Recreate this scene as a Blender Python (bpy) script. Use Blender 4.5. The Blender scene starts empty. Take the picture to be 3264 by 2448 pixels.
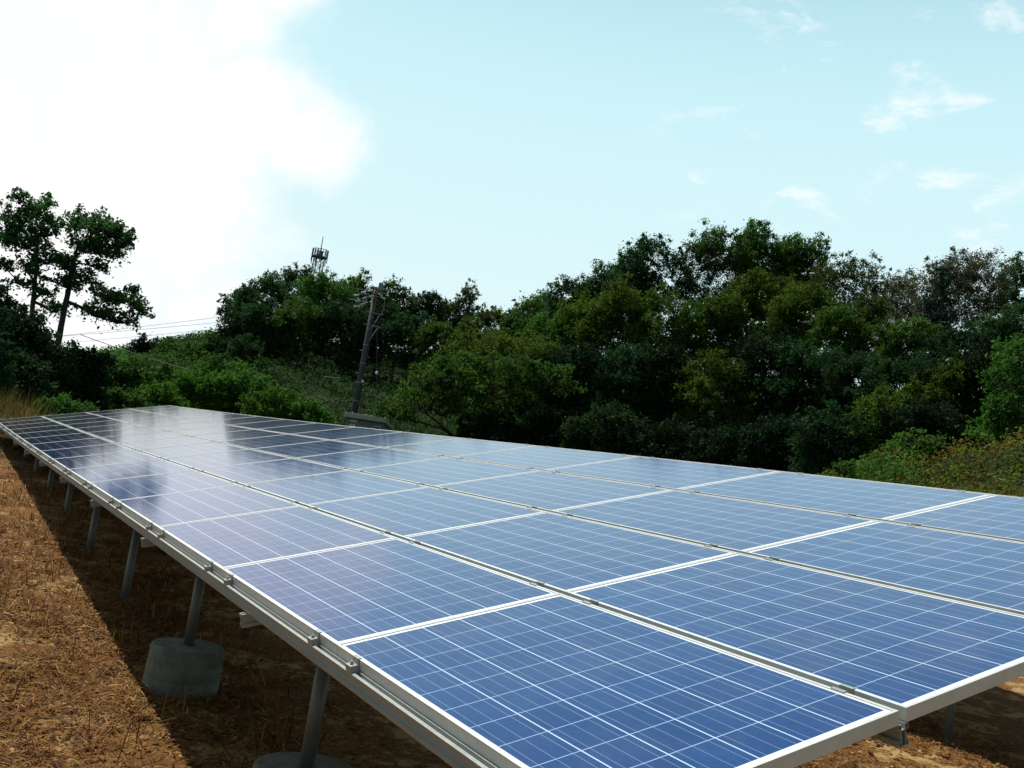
import bpy, math, random
import numpy as np
from mathutils import Matrix, Vector

SC = bpy.context.scene
COL = SC.collection
R = math.radians

# ------------------------------------------------------------------ camera
H0 = 1.12                                   # low edge of the array above the ground
CAMP = np.array([-1.4158665, -1.68942571, 0.70743999 + H0])
M = np.array([[0.84163676, 0.1842509, 0.50764079],
              [-0.51628315, -0.00124475, 0.85641704],
              [0.1584275, -0.98287845, 0.09407801]])
FPX = 3051.24
cam = bpy.data.cameras.new("camera")
cam.sensor_width = 36.0
cam.lens = FPX / 3264 * 36.0
cam.clip_start = 0.05
cam.clip_end = 6000
co = bpy.data.objects.new("camera", cam)
COL.objects.link(co)
rt, up, bk = M[:, 0], -M[:, 1], -M[:, 2]
co.matrix_world = Matrix(((rt[0], up[0], bk[0], CAMP[0]), (rt[1], up[1], bk[1], CAMP[1]),
                          (rt[2], up[2], bk[2], CAMP[2]), (0, 0, 0, 1)))
SC.camera = co
SC.render.resolution_x = 1024
SC.render.resolution_y = 768

# ------------------------------------------------------------------ light
SUN_EL, SUN_AZ = 62.0, -15.3                # azimuth from +Y towards +X
sv = Vector((math.cos(R(SUN_EL)) * math.sin(R(SUN_AZ)), math.cos(R(SUN_EL)) * math.cos(R(SUN_AZ)), math.sin(R(SUN_EL))))
sun = bpy.data.lights.new("sun", 'SUN')
sun.energy = 5.0
sun.angle = R(0.5)
sun.color = (1.0, 0.95, 0.87)
so = bpy.data.objects.new("sun", sun)
COL.objects.link(so)
so.rotation_euler = sv.to_track_quat('Z', 'Y').to_euler()
so.location = (0, 0, 40)

SKY_STRENGTH = 0.06
w = bpy.data.worlds.new("World")
SC.world = w
w.use_nodes = True
nt = w.node_tree
nt.nodes.clear()


class G:
    """small node graph helper"""
    def __init__(s, tree):
        s.t = tree
    def n(s, typ, ins=None, **kw):
        nd = s.t.nodes.new(typ)
        for k, v in kw.items():
            setattr(nd, k, v)
        for k, v in (ins or {}).items():
            if isinstance(v, bpy.types.NodeSocket):
                s.t.links.new(v, nd.inputs[k])
            else:
                nd.inputs[k].default_value = v
        return nd
    def m(s, op, a, b=None, c=None, clamp=False):
        ins = {0: a}
        if b is not None: ins[1] = b
        if c is not None: ins[2] = c
        return s.n('ShaderNodeMath', ins, operation=op, use_clamp=clamp).outputs[0]
    def v(s, op, a, b=None):
        ins = {0: a}
        if b is not None: ins[1] = b
        nd = s.n('ShaderNodeVectorMath', ins, operation=op)
        return nd.outputs['Value'] if op in ('DOT_PRODUCT', 'LENGTH', 'DISTANCE') else nd.outputs[0]
    def noise(s, vec, scale, detail=4, rough=.55, dist=0.):
        return s.n('ShaderNodeTexNoise', {'Vector': vec, 'Scale': scale, 'Detail': detail, 'Roughness': rough, 'Distortion': dist})
    def ss(s, x, lo, hi):
        return s.n('ShaderNodeMapRange', {0: x, 1: lo, 2: hi, 3: 0., 4: 1.}, interpolation_type='SMOOTHSTEP').outputs[0]
    def mix(s, f, a, b):
        nd = s.t.nodes.new('ShaderNodeMix'); nd.data_type = 'RGBA'
        for i, v in ((0, f), (6, a), (7, b)):
            if isinstance(v, bpy.types.NodeSocket): s.t.links.new(v, nd.inputs[i])
            else: nd.inputs[i].default_value = v if i == 0 else (*v, 1)[:4]
        return nd.outputs[2]
    def ramp(s, f, stops):
        nd = s.n('ShaderNodeValToRGB', {0: f})
        e = nd.color_ramp.elements
        while len(e) < len(stops): e.new(.5)
        for q, (p, c) in zip(e, stops):
            q.position = p; q.color = (*c, 1)
        return nd.outputs[0]


def azel(az, el):
    return (math.cos(R(el)) * math.sin(R(az)), math.cos(R(el)) * math.cos(R(az)), math.sin(R(el)))


g = G(nt)
sky = g.n('ShaderNodeTexSky', sky_type='NISHITA')
sky.sun_disc = False
sky.sun_elevation = R(SUN_EL)
sky.sun_rotation = R(SUN_AZ)
sky.air_density = 1.0
sky.dust_density = 1.4
sky.ozone_density = 1.0
tc = g.n('ShaderNodeTexCoord')
dirv = tc.outputs['Generated']
n1 = g.noise(dirv, 3.2, 9, .58, .25).outputs[0]
n2 = g.noise(dirv, 9.0, 9, .6, .3).outputs[0]
# big bright cloud bank ahead-left: a few billows with a ragged rim
nv = g.noise(dirv, 5.0, 9, .60, .2)
wob = g.n('ShaderNodeVectorMath', {0: g.v('SUBTRACT', nv.outputs['Color'], (.5, .5, .5)), 3: .27}, operation='SCALE').outputs[0]
wdir = g.v('ADD', dirv, wob)
big = None
for az_, el_, rad_ in ((-14, 16, 17), (3, 22, 11), (8, 13, 8.5), (14.5, 15.5, 4.8), (2, 8, 10), (10, 24, 7)):
    dd = g.v('DISTANCE', wdir, azel(az_, el_))
    f_ = g.m('SUBTRACT', 1.0, g.m('DIVIDE', dd, 2 * math.sin(R(rad_) / 2)))
    big = f_ if big is None else g.m('MAXIMUM', big, f_)
shade = g.noise(dirv, 7.0, 7, .6, .3).outputs[0]
bigm = g.m('MULTIPLY', g.ss(big, -.14, .42), g.m('MULTIPLY_ADD', g.ss(shade, .38, .62), .55, .45))
glow = g.ss(g.v('DOT_PRODUCT', dirv, azel(-6, 17)), .92, .998)
bigm = g.m('ADD', bigm, g.m('MULTIPLY', glow, .30), clamp=True)
# thin cloud wisps right
mp = g.n('ShaderNodeMapping', {'Vector': dirv, 'Scale': (1.0, 1.0, 2.6), 'Rotation': (0, R(18), 0)})
n3 = g.noise(mp.outputs[0], 11.0, 9, .62, .3).outputs[0]
d1 = g.ss(g.v('DOT_PRODUCT', dirv, azel(51, 22)), .965, .992)
wis = g.m('MULTIPLY', g.ss(n3, .51, .70), d1)
# general thin veil and scattered clouds over the whole sky
n4 = g.noise(mp.outputs[0], 2.6, 8, .55, .2).outputs[0]
far = g.m('SUBTRACT', 1.0, g.ss(g.v('DOT_PRODUCT', dirv, azel(32, 16)), .55, .80))
scat = g.m('MULTIPLY', g.ss(n4, .50, .66), far)
mask = g.m('MAXIMUM', g.m('MAXIMUM', bigm, g.m('MULTIPLY', wis, .65)), g.m('MULTIPLY', scat, .12))
skyc = g.mix(1.0, sky.outputs[0], (1, 1, 1))
tint = g.n('ShaderNodeMix', data_type='RGBA', blend_type='MULTIPLY')
tint.inputs[0].default_value = 1.0
nt.links.new(sky.outputs[0], tint.inputs[6])
tint.inputs[7].default_value = (1.0, 1.06, 1.0, 1)
cl = 1.08 / SKY_STRENGTH
elv = g.n('ShaderNodeSeparateXYZ', {0: dirv}).outputs[2]
fwd = g.ss(g.v('DOT_PRODUCT', dirv, (math.sin(R(18)), math.cos(R(18)), 0.)), -.25, .55)   # haze glows towards the sun side
veil = g.m('MULTIPLY', g.m('SUBTRACT', 1.0, g.ss(elv, .38, .85)), g.m('MULTIPLY_ADD', fwd, .8, .2))
veilc = g.ramp(g.m('MULTIPLY', elv, 2.0, clamp=True), [(0, (.84, .96, .97)), (.30, (.76, .95, .98)), (.65, (.66, .92, .97)), (1, (.52, .84, .94))])
veils = g.n('ShaderNodeVectorMath', {0: veilc, 3: 1 / SKY_STRENGTH}, operation='SCALE').outputs[0]
base_sky = g.mix(veil, tint.outputs[2], veils)
out = g.mix(mask, base_sky, (cl, cl, cl * 1.01))
bg = g.n('ShaderNodeBackground', {'Color': out, 'Strength': SKY_STRENGTH})
wo = g.n('ShaderNodeOutputWorld', {'Surface': bg.outputs[0]})

SC.view_settings.view_transform = 'Standard'
SC.view_settings.look = 'None'
SC.view_settings.gamma = 1
SC.view_settings.exposure = 0.0
SC.render.engine = 'CYCLES'

# ------------------------------------------------------------------ helpers
def ray(x, y):
    return M @ np.array([(x - 1632) / FPX, (y - 1224) / FPX, 1.0])

def at(x, y, dist):
    """the point seen in the photograph at pixel (x, y), dist metres away over the ground"""
    d = ray(x, y)
    return CAMP + d * (dist / math.hypot(d[0], d[1]))

def tag(o, label=None, cat=None, group=None, kind=None):
    if label: o["label"] = label
    if cat: o["category"] = cat
    if group: o["group"] = group
    if kind: o["kind"] = kind
    return o

def empty(name, loc=(0, 0, 0)):
    o = bpy.data.objects.new(name, None)
    o.empty_display_size = .3
    o.location = loc
    COL.objects.link(o)
    return o

def link(name, me, mat, parent=None, loc=None):
    o = bpy.data.objects.new(name, me)
    if mat is not None and not me.materials:
        for mm in (mat if isinstance(mat, (list, tuple)) else [mat]):
            me.materials.append(mm)
    COL.objects.link(o)
    if parent is not None:
        o.parent = parent
    if loc is not None:
        o.location = loc
    return o

def npmesh(name, verts, faces_flat, nside, smooth=False, mi=None):
    """verts (N,3); faces_flat (F,nside)"""
    me = bpy.data.meshes.new(name)
    verts = np.ascontiguousarray(verts, dtype=np.float32)
    faces = np.ascontiguousarray(faces_flat, dtype=np.int32)
    F = len(faces)
    me.vertices.add(len(verts))
    me.vertices.foreach_set("co", verts.ravel())
    me.loops.add(F * nside)
    me.loops.foreach_set("vertex_index", faces.ravel())
    me.polygons.add(F)
    me.polygons.foreach_set("loop_start", np.arange(0, F * nside, nside, dtype=np.int32))
    me.polygons.foreach_set("loop_total", np.full(F, nside, dtype=np.int32))
    if mi is not None:
        me.polygons.foreach_set("material_index", np.ascontiguousarray(mi, dtype=np.int32))
    if smooth:
        me.polygons.foreach_set("use_smooth", np.ones(F, dtype=bool))
    me.update(calc_edges=True)
    return me


class MB:
    """collects boxes, tubes and discs in one mesh"""
    def __init__(s):
        s.v = []; s.f = []; s.m = []
    def add(s, vs, fs, mi=0):
        k = len(s.v)
        s.v += [tuple(p) for p in vs]
        s.f += [tuple(i + k for i in f) for f in fs]
        s.m += [mi] * len(fs)
        return s
    def box(s, x0, x1, y0, y1, z0, z1, mi=0, T=None):
        vs = [(x, y, z) for x in (x0, x1) for y in (y0, y1) for z in (z0, z1)]
        if T is not None: vs = [T @ Vector(p) for p in vs]
        return s.add(vs, [(0, 1, 3, 2), (4, 6, 7, 5), (0, 4, 5, 1), (2, 3, 7, 6), (0, 2, 6, 4), (1, 5, 7, 3)], mi)
    def tube(s, pts, rad, k=8, mi=0, cap=True):
        pts = [Vector(p) for p in pts]
        if not hasattr(rad, '__len__'): rad = [rad] * len(pts)
        vs = []
        for i, p in enumerate(pts):
            d = (pts[min(i + 1, len(pts) - 1)] - pts[max(i - 1, 0)]).normalized()
            a = d.orthogonal().normalized(); b = d.cross(a)
            if abs(d.z) > .9:
                a = Vector((1, 0, 0)); a = (a - d * a.dot(d)).normalized(); b = d.cross(a)
            for j in range(k):
                t = 2 * math.pi * j / k
                vs.append(p + (a * math.cos(t) + b * math.sin(t)) * rad[i])
        fs = []
        for i in range(len(pts) - 1):
            for j in range(k):
                fs.append((i * k + j, i * k + (j + 1) % k, (i + 1) * k + (j + 1) % k, (i + 1) * k + j))
        if cap:
            fs.append(tuple(range(k - 1, -1, -1)))
            fs.append(tuple((len(pts) - 1) * k + j for j in range(k)))
        return s.add(vs, fs, mi)
    def build(s, name, mat, parent=None, loc=None, smooth=False, bevel=0):
        me = bpy.data.meshes.new(name)
        me.from_pydata(s.v, [], s.f)
        mats = mat if isinstance(mat, (list, tuple)) else [mat]
        for mm in mats: me.materials.append(mm)
        me.polygons.foreach_set("material_index", s.m)
        if smooth:
            me.polygons.foreach_set("use_smooth", [len(f) <= 4 for f in s.f])
        me.update()
        o = link(name, me, None, parent, loc)
        if bevel:
            b = o.modifiers.new('bevel', 'BEVEL'); b.width = bevel; b.segments = 2; b.limit_method = 'ANGLE'
        return o

# ------------------------------------------------------------------ materials
def mat(name):
    m = bpy.data.materials.new(name)
    m.use_nodes = True
    m.node_tree.nodes.clear()
    return m, G(m.node_tree)

def finish(g, shader, disp=None):
    o = g.n('ShaderNodeOutputMaterial', {'Surface': shader})
    return o

def simple(name, col, rough=.6, metal=0., spec=.5, var=.12, vscale=3., bump=0., bscale=40.):
    m, g = mat(name)
    tc = g.n('ShaderNodeTexCoord').outputs['Object']
    nz = g.noise(tc, vscale, 6, .65).outputs[0]
    nz2 = g.noise(tc, vscale * 9, 4, .6).outputs[0]
    f = g.m('ADD', g.m('MULTIPLY', nz, .7), g.m('MULTIPLY', nz2, .3))
    f = g.m('MULTIPLY_ADD', g.m('SUBTRACT', f, .5), 3.0, .5, clamp=True)
    c = g.mix(f, tuple(x * (1 - var) for x in col), tuple(min(1, x * (1 + var)) for x in col))
    b = g.n('ShaderNodeBsdfPrincipled', {'Base Color': c, 'Roughness': g.m('MULTIPLY_ADD', nz2, .25, rough - .12), 'Metallic': metal, 'Specular IOR Level': spec})
    if bump:
        bp = g.n('ShaderNodeBump', {'Height': g.noise(tc, bscale, 5, .6).outputs[0], 'Strength': bump, 'Distance': .01})
        m.node_tree.links.new(bp.outputs[0], b.inputs['Normal'])
    finish(g, b.outputs[0])
    return m

MAT = {}
MAT['alu'] = simple('anodised_aluminium', (.60, .62, .60), .45, .35, .5, .12, 2.5)
MAT['rail'] = simple('extruded_aluminium', (.33, .35, .33), .42, .40, .5, .07, 4.)
MAT['steel'] = simple('galvanised_steel', (.125, .14, .125), .55, .4, .5, .15, 14.)
MAT['bolt'] = simple('bolt_steel', (.45, .45, .44), .35, .8, .5, .1, 20.)
MAT['back'] = simple('white_backsheet', (.72, .72, .72), .6, 0, .3, .03)
MAT['concrete'] = simple('footing_concrete', (.135, .145, .115), .9, 0, .2, .45, 7., .4, 60)
MAT['pole'] = simple('pole_concrete', (.085, .09, .085), .8, 0, .3, .25, 2.)
MAT['polesteel'] = simple('painted_steel', (.22, .26, .28), .5, .3, .5, .1)
MAT['porcelain'] = simple('porcelain', (.80, .80, .80), .3, 0, .5, .04)
MAT['rust'] = simple('rusty_steel', (.22, .08, .05), .7, .2, .4, .3, 10)
MAT['white'] = simple('white_paint', (.8, .8, .78), .5, 0, .5, .04)
MAT['red'] = simple('red_paint', (.55, .02, .03), .5, 0, .5, .05)
MAT['black'] = simple('dark_cable', (.012, .012, .012), .5)
MAT['wire'] = simple('cable_grey', (.12, .14, .17), .5)
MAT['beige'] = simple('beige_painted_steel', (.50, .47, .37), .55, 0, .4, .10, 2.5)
MAT['beigeshade'] = simple('beige_steel_painted_shade', (.24, .235, .19), .6, 0, .4, .10, 2.5)  # darker beige for body and doors: shade under the eave put into the colour
MAT['glassdark'] = simple('dark_window_glass', (.01, .012, .012), .1, 0, .5, 0)
MAT['tower'] = simple('tower_steel', (.10, .13, .17), .6, .2, .4, .15)
MAT['bark'] = simple('bark', (.055, .045, .035), .9, 0, .2, .35, 4.)
MAT['barkpale'] = simple('pale_bark', (.15, .135, .11), .9, 0, .2, .3, 4.)

# photovoltaic cells: 10 x 6 polycrystalline cells behind glass
PW, PL, PG, PS = .991, 1.650, .0311, .003
def cells_material():
    m, g = mat('photovoltaic_cells')
    tc = g.n('ShaderNodeTexCoord').outputs['Object']
    sx = g.n('ShaderNodeSeparateXYZ', {0: tc})
    x, y = sx.outputs[0], sx.outputs[1]           # object origin = low near corner of the panel
    cw, ch = .1590, .1590
    x0, y0 = (PW - 6 * cw) / 2, (PL - 10 * ch) / 2
    u = g.m('DIVIDE', g.m('SUBTRACT', x, x0), cw)
    v = g.m('DIVIDE', g.m('SUBTRACT', y, y0), ch)
    fu, fv = g.m('FRACT', u), g.m('FRACT', v)
    iu, iv = g.m('FLOOR', u), g.m('FLOOR', v)
    def near_edge(f, half):                       # 1 close to the cell border
        d = g.m('MINIMUM', f, g.m('SUBTRACT', 1.0, f))
        return g.m('LESS_THAN', d, half)
    gx = near_edge(fu, .0140)                     # gaps running along the rows
    gy = near_edge(fv, .0115)
    def outside(t, n):
        return g.m('MAXIMUM', g.m('LESS_THAN', t, 0.0), g.m('GREATER_THAN', t, float(n)))
    outm = g.m('MAXIMUM', outside(u, 6), outside(v, 10))
    # three busbars in every cell, along y
    bb = g.m('ABSOLUTE', g.m('SUBTRACT', g.m('FRACT', g.m('MULTIPLY', fu, 3.0)), .5))
    bus = g.m('LESS_THAN', bb, .019)
    # fine fingers across
    ps = g.n('ShaderNodeCombineXYZ', {0: iu, 1: iv, 2: 0.})
    oi = g.n('ShaderNodeObjectInfo')
    wn = g.n('ShaderNodeTexWhiteNoise', {0: g.v('ADD', ps.outputs[0], oi.outputs['Location'])}, noise_dimensions='3D').outputs[0]
    vor = g.n('ShaderNodeTexVoronoi', {'Vector': g.v('ADD', tc, oi.outputs['Location']), 'Scale': 75.0}, feature='F1')
    crys = g.n('ShaderNodeSeparateColor', {0: vor.outputs['Color']}).outputs[0]
    tone = g.m('ADD', g.m('ADD', g.m('MULTIPLY', wn, .35), g.m('MULTIPLY', crys, .40)), g.m('MULTIPLY', oi.outputs['Random'], .28))
    blue = g.mix(tone, (.001, .027, .135), (.001, .048, .205))
    # the anti-reflection film of the cells loses its blue at flat angles
    lw = g.n('ShaderNodeLayerWeight', {0: .5}).outputs['Facing']
    blue = g.mix(g.m('MULTIPLY', g.ss(lw, .885, .955), .93), blue, (.006, .008, .013))
    c = g.mix(g.m('MULTIPLY', bus, .75), blue, (.20, .30, .46))
    c = g.mix(g.m('MULTIPLY', gy, .9), c, (.33, .46, .66))
    c = g.mix(gx, c, (.52, .64, .78))
    c = g.mix(outm, c, (.84, .86, .87))
    # thin film of dust
    dust = g.noise(g.v('ADD', tc, oi.outputs['Location']), 3.0, 8, .7).outputs[0]
    spots = g.n('ShaderNodeTexVoronoi', {'Vector': g.v('ADD', tc, oi.outputs['Location']), 'Scale': 5.0, 'Randomness': 1.0}, feature='F1')
    sr = g.n('ShaderNodeSeparateColor', {0: spots.outputs['Color']})
    drop = g.m('MULTIPLY', g.m('LESS_THAN', spots.outputs['Distance'], g.m('MULTIPLY', sr.outputs[1], .045)), g.m('GREATER_THAN', sr.outputs[0], .86))
    dm = g.m('MAXIMUM', g.m('MULTIPLY_ADD', g.ss(dust, .35, .8), .05, .004), g.m('MULTIPLY', drop, .45))
    c = g.mix(dm, c, (.42, .42, .38))
    b = g.n('ShaderNodeBsdfPrincipled', {'Base Color': c, 'Roughness': g.m('MULTIPLY_ADD', dust, .08, .06), 'Specular IOR Level': .5, 'IOR': 1.40})
    # very slight unevenness of the rolled glass
    bn = g.noise(tc, 2.2, 2, .5).outputs[0]
    bp = g.n('ShaderNodeBump', {'Height': bn, 'Strength': .12, 'Distance': .004})
    m.node_tree.links.new(bp.outputs[0], b.inputs['Normal'])
    finish(g, b.outputs[0])
    return m
MAT['cells'] = cells_material()

def leaf_mat(name, c1, c2, trans=.35, rough=.75):
    m, g = mat(name)
    geo = g.n('ShaderNodeNewGeometry')
    oi = g.n('ShaderNodeObjectInfo')
    nz = g.noise(geo.outputs['Position'], .55, 3, .6).outputs[0]
    f = g.m('ADD', g.m('MULTIPLY', geo.outputs['Random Per Island'], .32), g.m('MULTIPLY', g.ss(nz, .3, .7), .68))
    c = g.mix(f, c1, c2)
    hs = g.n('ShaderNodeHueSaturation', {'Color': c, 'Hue': g.m('MULTIPLY_ADD', oi.outputs['Random'], .022, .494),
                                         'Value': g.m('MULTIPLY_ADD', oi.outputs['Random'], .35, .82)})
    b = g.n('ShaderNodeBsdfPrincipled', {'Base Color': hs.outputs[0], 'Roughness': rough, 'Specular IOR Level': .12})
    t = g.n('ShaderNodeBsdfTranslucent', {'Color': g.mix(1.0, hs.outputs[0], hs.outputs[0])})
    gm = g.n('ShaderNodeGamma', {0: hs.outputs[0], 1: .92})
    m.node_tree.links.new(gm.outputs[0], t.inputs[0])
    s = g.n('ShaderNodeMixShader', {0: trans, 1: b.outputs[0], 2: t.outputs[0]})
    finish(g, s.outputs[0])
    return m
LM = {
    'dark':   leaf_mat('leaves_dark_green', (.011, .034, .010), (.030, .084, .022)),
    'teal':   leaf_mat('leaves_blue_green', (.020, .064, .016), (.064, .165, .038)),
    'mid':    leaf_mat('leaves_green', (.026, .078, .010), (.082, .180, .022)),
    'olive':  leaf_mat('leaves_olive', (.032, .072, .008), (.096, .165, .014)),
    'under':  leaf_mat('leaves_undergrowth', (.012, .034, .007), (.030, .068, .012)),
    'bright': leaf_mat('leaves_bright_green', (.030, .100, .010), (.085, .210, .018), .4),
    'brown':  leaf_mat('leaves_brown_green', (.030, .052, .010), (.076, .108, .020)),
    'pale':   leaf_mat('leaves_pale', (.070, .085, .035), (.130, .145, .060)),
    'shade':  leaf_mat('leaves_painted_shade', (.006, .019, .006), (.016, .044, .011), .25),  # leaf green darkened: shade low in the wood is painted into the colour
    'kudzu':  leaf_mat('leaves_kudzu', (.016, .050, .008), (.075, .165, .014), .35),
    'pine':   leaf_mat('needles_dark', (.006, .022, .013), (.014, .042, .024), .2),
    'rusty':  leaf_mat('leaves_reddish', (.070, .045, .008), (.165, .110, .018), .3),
    'lime':   leaf_mat('leaves_yellow_green', (.060, .110, .010), (.170, .220, .024), .4),
}
def straw_mat(name, stops):
    m, g = mat(name)
    geo = g.n('ShaderNodeNewGeometry')
    c = g.ramp(geo.outputs['Random Per Island'], stops)
    b = g.n('ShaderNodeBsdfPrincipled', {'Base Color': c, 'Roughness': .8, 'Specular IOR Level': .2})
    t = g.n('ShaderNodeBsdfTranslucent', {'Color': c})
    s = g.n('ShaderNodeMixShader', {0: .2, 1: b.outputs[0], 2: t.outputs[0]})
    finish(g, s.outputs[0])
    return m
MAT['straw'] = straw_mat('dry_straw', [(0, (0.046, 0.016, 0.004)), (.3, (0.149, 0.055, 0.012)), (.6, (0.250, 0.113, 0.030)), (.85, (0.204, 0.123, 0.022)), (1, (0.509, 0.305, 0.121))])
MAT['weeds'] = straw_mat('dry_weeds', [(0, (.06, .05, .012)), (.4, (.17, .12, .03)), (.75, (.26, .17, .05)), (1, (.10, .13, .02))])

# ------------------------------------------------------------------ terrain
def lerp(x, xs, ys): return np.interp(x, xs, ys)

MOUND = CAMP[:2] + 25.0 * np.array([math.sin(R(57.5)), math.cos(R(57.5))])
def terrain(x, y):
    x = np.asarray(x, float); y = np.asarray(y, float)
    dx, dy = x - CAMP[0], y - CAMP[1]
    r = np.hypot(dx, dy); az = np.degrees(np.arctan2(dx, dy))
    near = lerp(y, [-50, 5, 7.5, 10, 12.5, 15, 26, 40], [0, 0, .12, .22, .34, .44, .82, .95]) * lerp(x, [-40, -12, 14, 30], [.3, 1, 1, .6])
    hl = lerp(r, [0, 28, 45, 80, 150, 300, 900], [0, .8, 1.6, 4.6, 7, 12, 16])
    hc = lerp(r, [0, 30, 45, 60, 95, 150, 240, 400, 900], [0, .8, 1.2, 3.4, 11, 17, 22, 26, 30])
    k = lerp(az, [5, 15], [0, 1])
    hc = hc * (1 + .34 * lerp(az, [24, 32], [0, 1]) * lerp(r, [60, 90], [0, 1]))
    hill = hl * (1 - k) + hc * k
    side = lerp(az, [-60, -25, 70, 110], [0, 1, 1, 0])
    b = lerp(r, [26, 34], [0, 1])
    z = near * (1 - b) * lerp(r, [0, 60], [1, 1]) + b * (hill * side + near * .3 * (1 - side))
    d2 = (x - MOUND[0]) ** 2 + (y - MOUND[1]) ** 2
    z = z + 3.35 * (1 + .10 * np.sin(x * 1.3 + .4) * np.sin(y * 1.1 + 2) + .05 * np.sin(x * 3.1) * np.sin(y * 2.7 + 1)) * np.exp(-d2 / (2 * 3.7 ** 2))
    d3 = (x - MOUND[0] - 5) ** 2 + (y - MOUND[1] + 5) ** 2
    z = z + 1.9 * np.exp(-d3 / (2 * 4.0 ** 2))
    # bumps
    z = z + .25 * b * (np.sin(x * .33 + 1.3) * np.cos(y * .27) + .5 * np.sin(x * .71 - y * .53))
    z = z + .012 * (np.sin(x * 3.1 + .7 * y) * np.cos(y * 2.3 + 1) + .6 * np.sin(x * 6.7 - 1.2) * np.sin(y * 5.9 + .4)) * lerp(r, [0, 30], [1, .3])
    return z

def axis(lo, a, b, hi, step, grow):
    c = [*np.arange(a, b, step)]
    s = step; p = c[-1]
    while p < hi:
        s *= grow; p += s; c.append(p)
    s = step; p = a; left = []
    while p > lo:
        s *= grow; p -= s; left.append(p)
    return np.array(left[::-1] + c)

gxs = axis(-2500, -3.5, 9.0, 2500, .11, 1.045)
gys = axis(-2500, -1.0, 14.0, 2500, .11, 1.045)
GX, GY = np.meshgrid(gxs, gys, indexing='ij')
GZ = terrain(GX, GY)
rs = np.random.RandomState(3)
nearm = (GX > -5) & (GX < 12) & (GY > -3) & (GY < 18)
GZ = GZ + np.where(nearm, rs.uniform(-.011, .011, GZ.shape), 0)
nx, ny = len(gxs), len(gys)
idx = np.arange(nx * ny).reshape(nx, ny)
fq = np.stack([idx[:-1, :-1], idx[1:, :-1], idx[1:, 1:], idx[:-1, 1:]], -1).reshape(-1, 4)

def ground_material():
    m, g = mat('ground_soil_and_litter')
    P = g.n('ShaderNodeNewGeometry').outputs['Position']
    n_big = g.noise(P, 1.5, 6, .62, .5).outputs[0]
    n_mid = g.noise(P, 6, 8, .68, .6).outputs[0]
    n_fin = g.noise(P, 38, 6, .75, 1.0).outputs[0]
    sp = g.n('ShaderNodeTexVoronoi', {'Vector': P, 'Scale': 55.0, 'Randomness': 1.0}, feature='F1')
    spk = g.n('ShaderNodeSeparateColor', {0: sp.outputs['Color']}).outputs[0]
    soil = g.ramp(n_fin, [(.28, (0.048, 0.019, 0.005)), (.45, (0.136, 0.059, 0.015)), (.60, (0.256, 0.132, 0.038)), (.75, (0.400, 0.245, 0.093))])
    sand = g.ramp(n_fin, [(.25, (0.260, 0.157, 0.061)), (.5, (0.460, 0.306, 0.128)), (.75, (0.620, 0.438, 0.207))])
    litter = g.ramp(spk, [(0, (0.070, 0.021, 0.006)), (.35, (0.170, 0.066, 0.016)), (.7, (0.270, 0.133, 0.034)), (1, (0.379, 0.215, 0.073))])
    c = g.mix(g.ss(n_mid, .40, .60), litter, soil)
    c = g.mix(g.ss(g.m('ADD', g.m('MULTIPLY', n_big, .6), g.m('MULTIPLY', n_mid, .4)), .505, .565), c, sand)
    # woodland floor further out
    sep = g.n('ShaderNodeSeparateXYZ', {0: P})
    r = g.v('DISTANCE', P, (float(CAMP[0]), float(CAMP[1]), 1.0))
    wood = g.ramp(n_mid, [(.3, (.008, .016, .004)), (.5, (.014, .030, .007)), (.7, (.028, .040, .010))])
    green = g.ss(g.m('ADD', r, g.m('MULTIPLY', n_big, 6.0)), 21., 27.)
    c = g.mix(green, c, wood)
    b = g.n('ShaderNodeBsdfPrincipled', {'Base Color': c, 'Roughness': .95, 'Specular IOR Level': .15})
    h = g.m('ADD', g.m('MULTIPLY', n_mid, .6), g.m('MULTIPLY', n_fin, .5))
    bp = g.n('ShaderNodeBump', {'Height': h, 'Strength': 1.0, 'Distance': .05})
    m.node_tree.links.new(bp.outputs[0], b.inputs['Normal'])
    finish(g, b.outputs[0])
    return m
MAT['ground'] = ground_material()
gme = npmesh('ground', np.stack([GX, GY, GZ], -1).reshape(-1, 3), fq, 4, True)
tag(link('ground', gme, MAT['ground']), kind='structure')

# ------------------------------------------------------------------ solar array
TILT = R(15)
CT, ST = math.cos(TILT), math.sin(TILT)
ROT = Matrix.Rotation(-TILT, 4, 'Y')
PITCH = PL + PS
NCOL = 15
LEN = NCOL * PITCH - PS

def warp(a):
    """small rise and dip of the long rack over its length (normal to the panels)"""
    u = (a / PITCH - 7) / 8
    return -0.01 * (-4.59 * u * u - 3.94 * u ** 3 + 3.5 * u ** 4 + .12)

def frame_T(a, b, n=0.0):
    sl = (warp(a + .5) - warp(a - .5))
    T = Matrix.Translation((b * CT - (n + warp(a)) * ST, a, b * ST + (n + warp(a)) * CT + H0))
    return T @ ROT @ Matrix.Rotation(math.atan(sl), 4, 'X')

def setm(o, mtx):
    o.matrix_local = mtx
    return o

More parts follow.
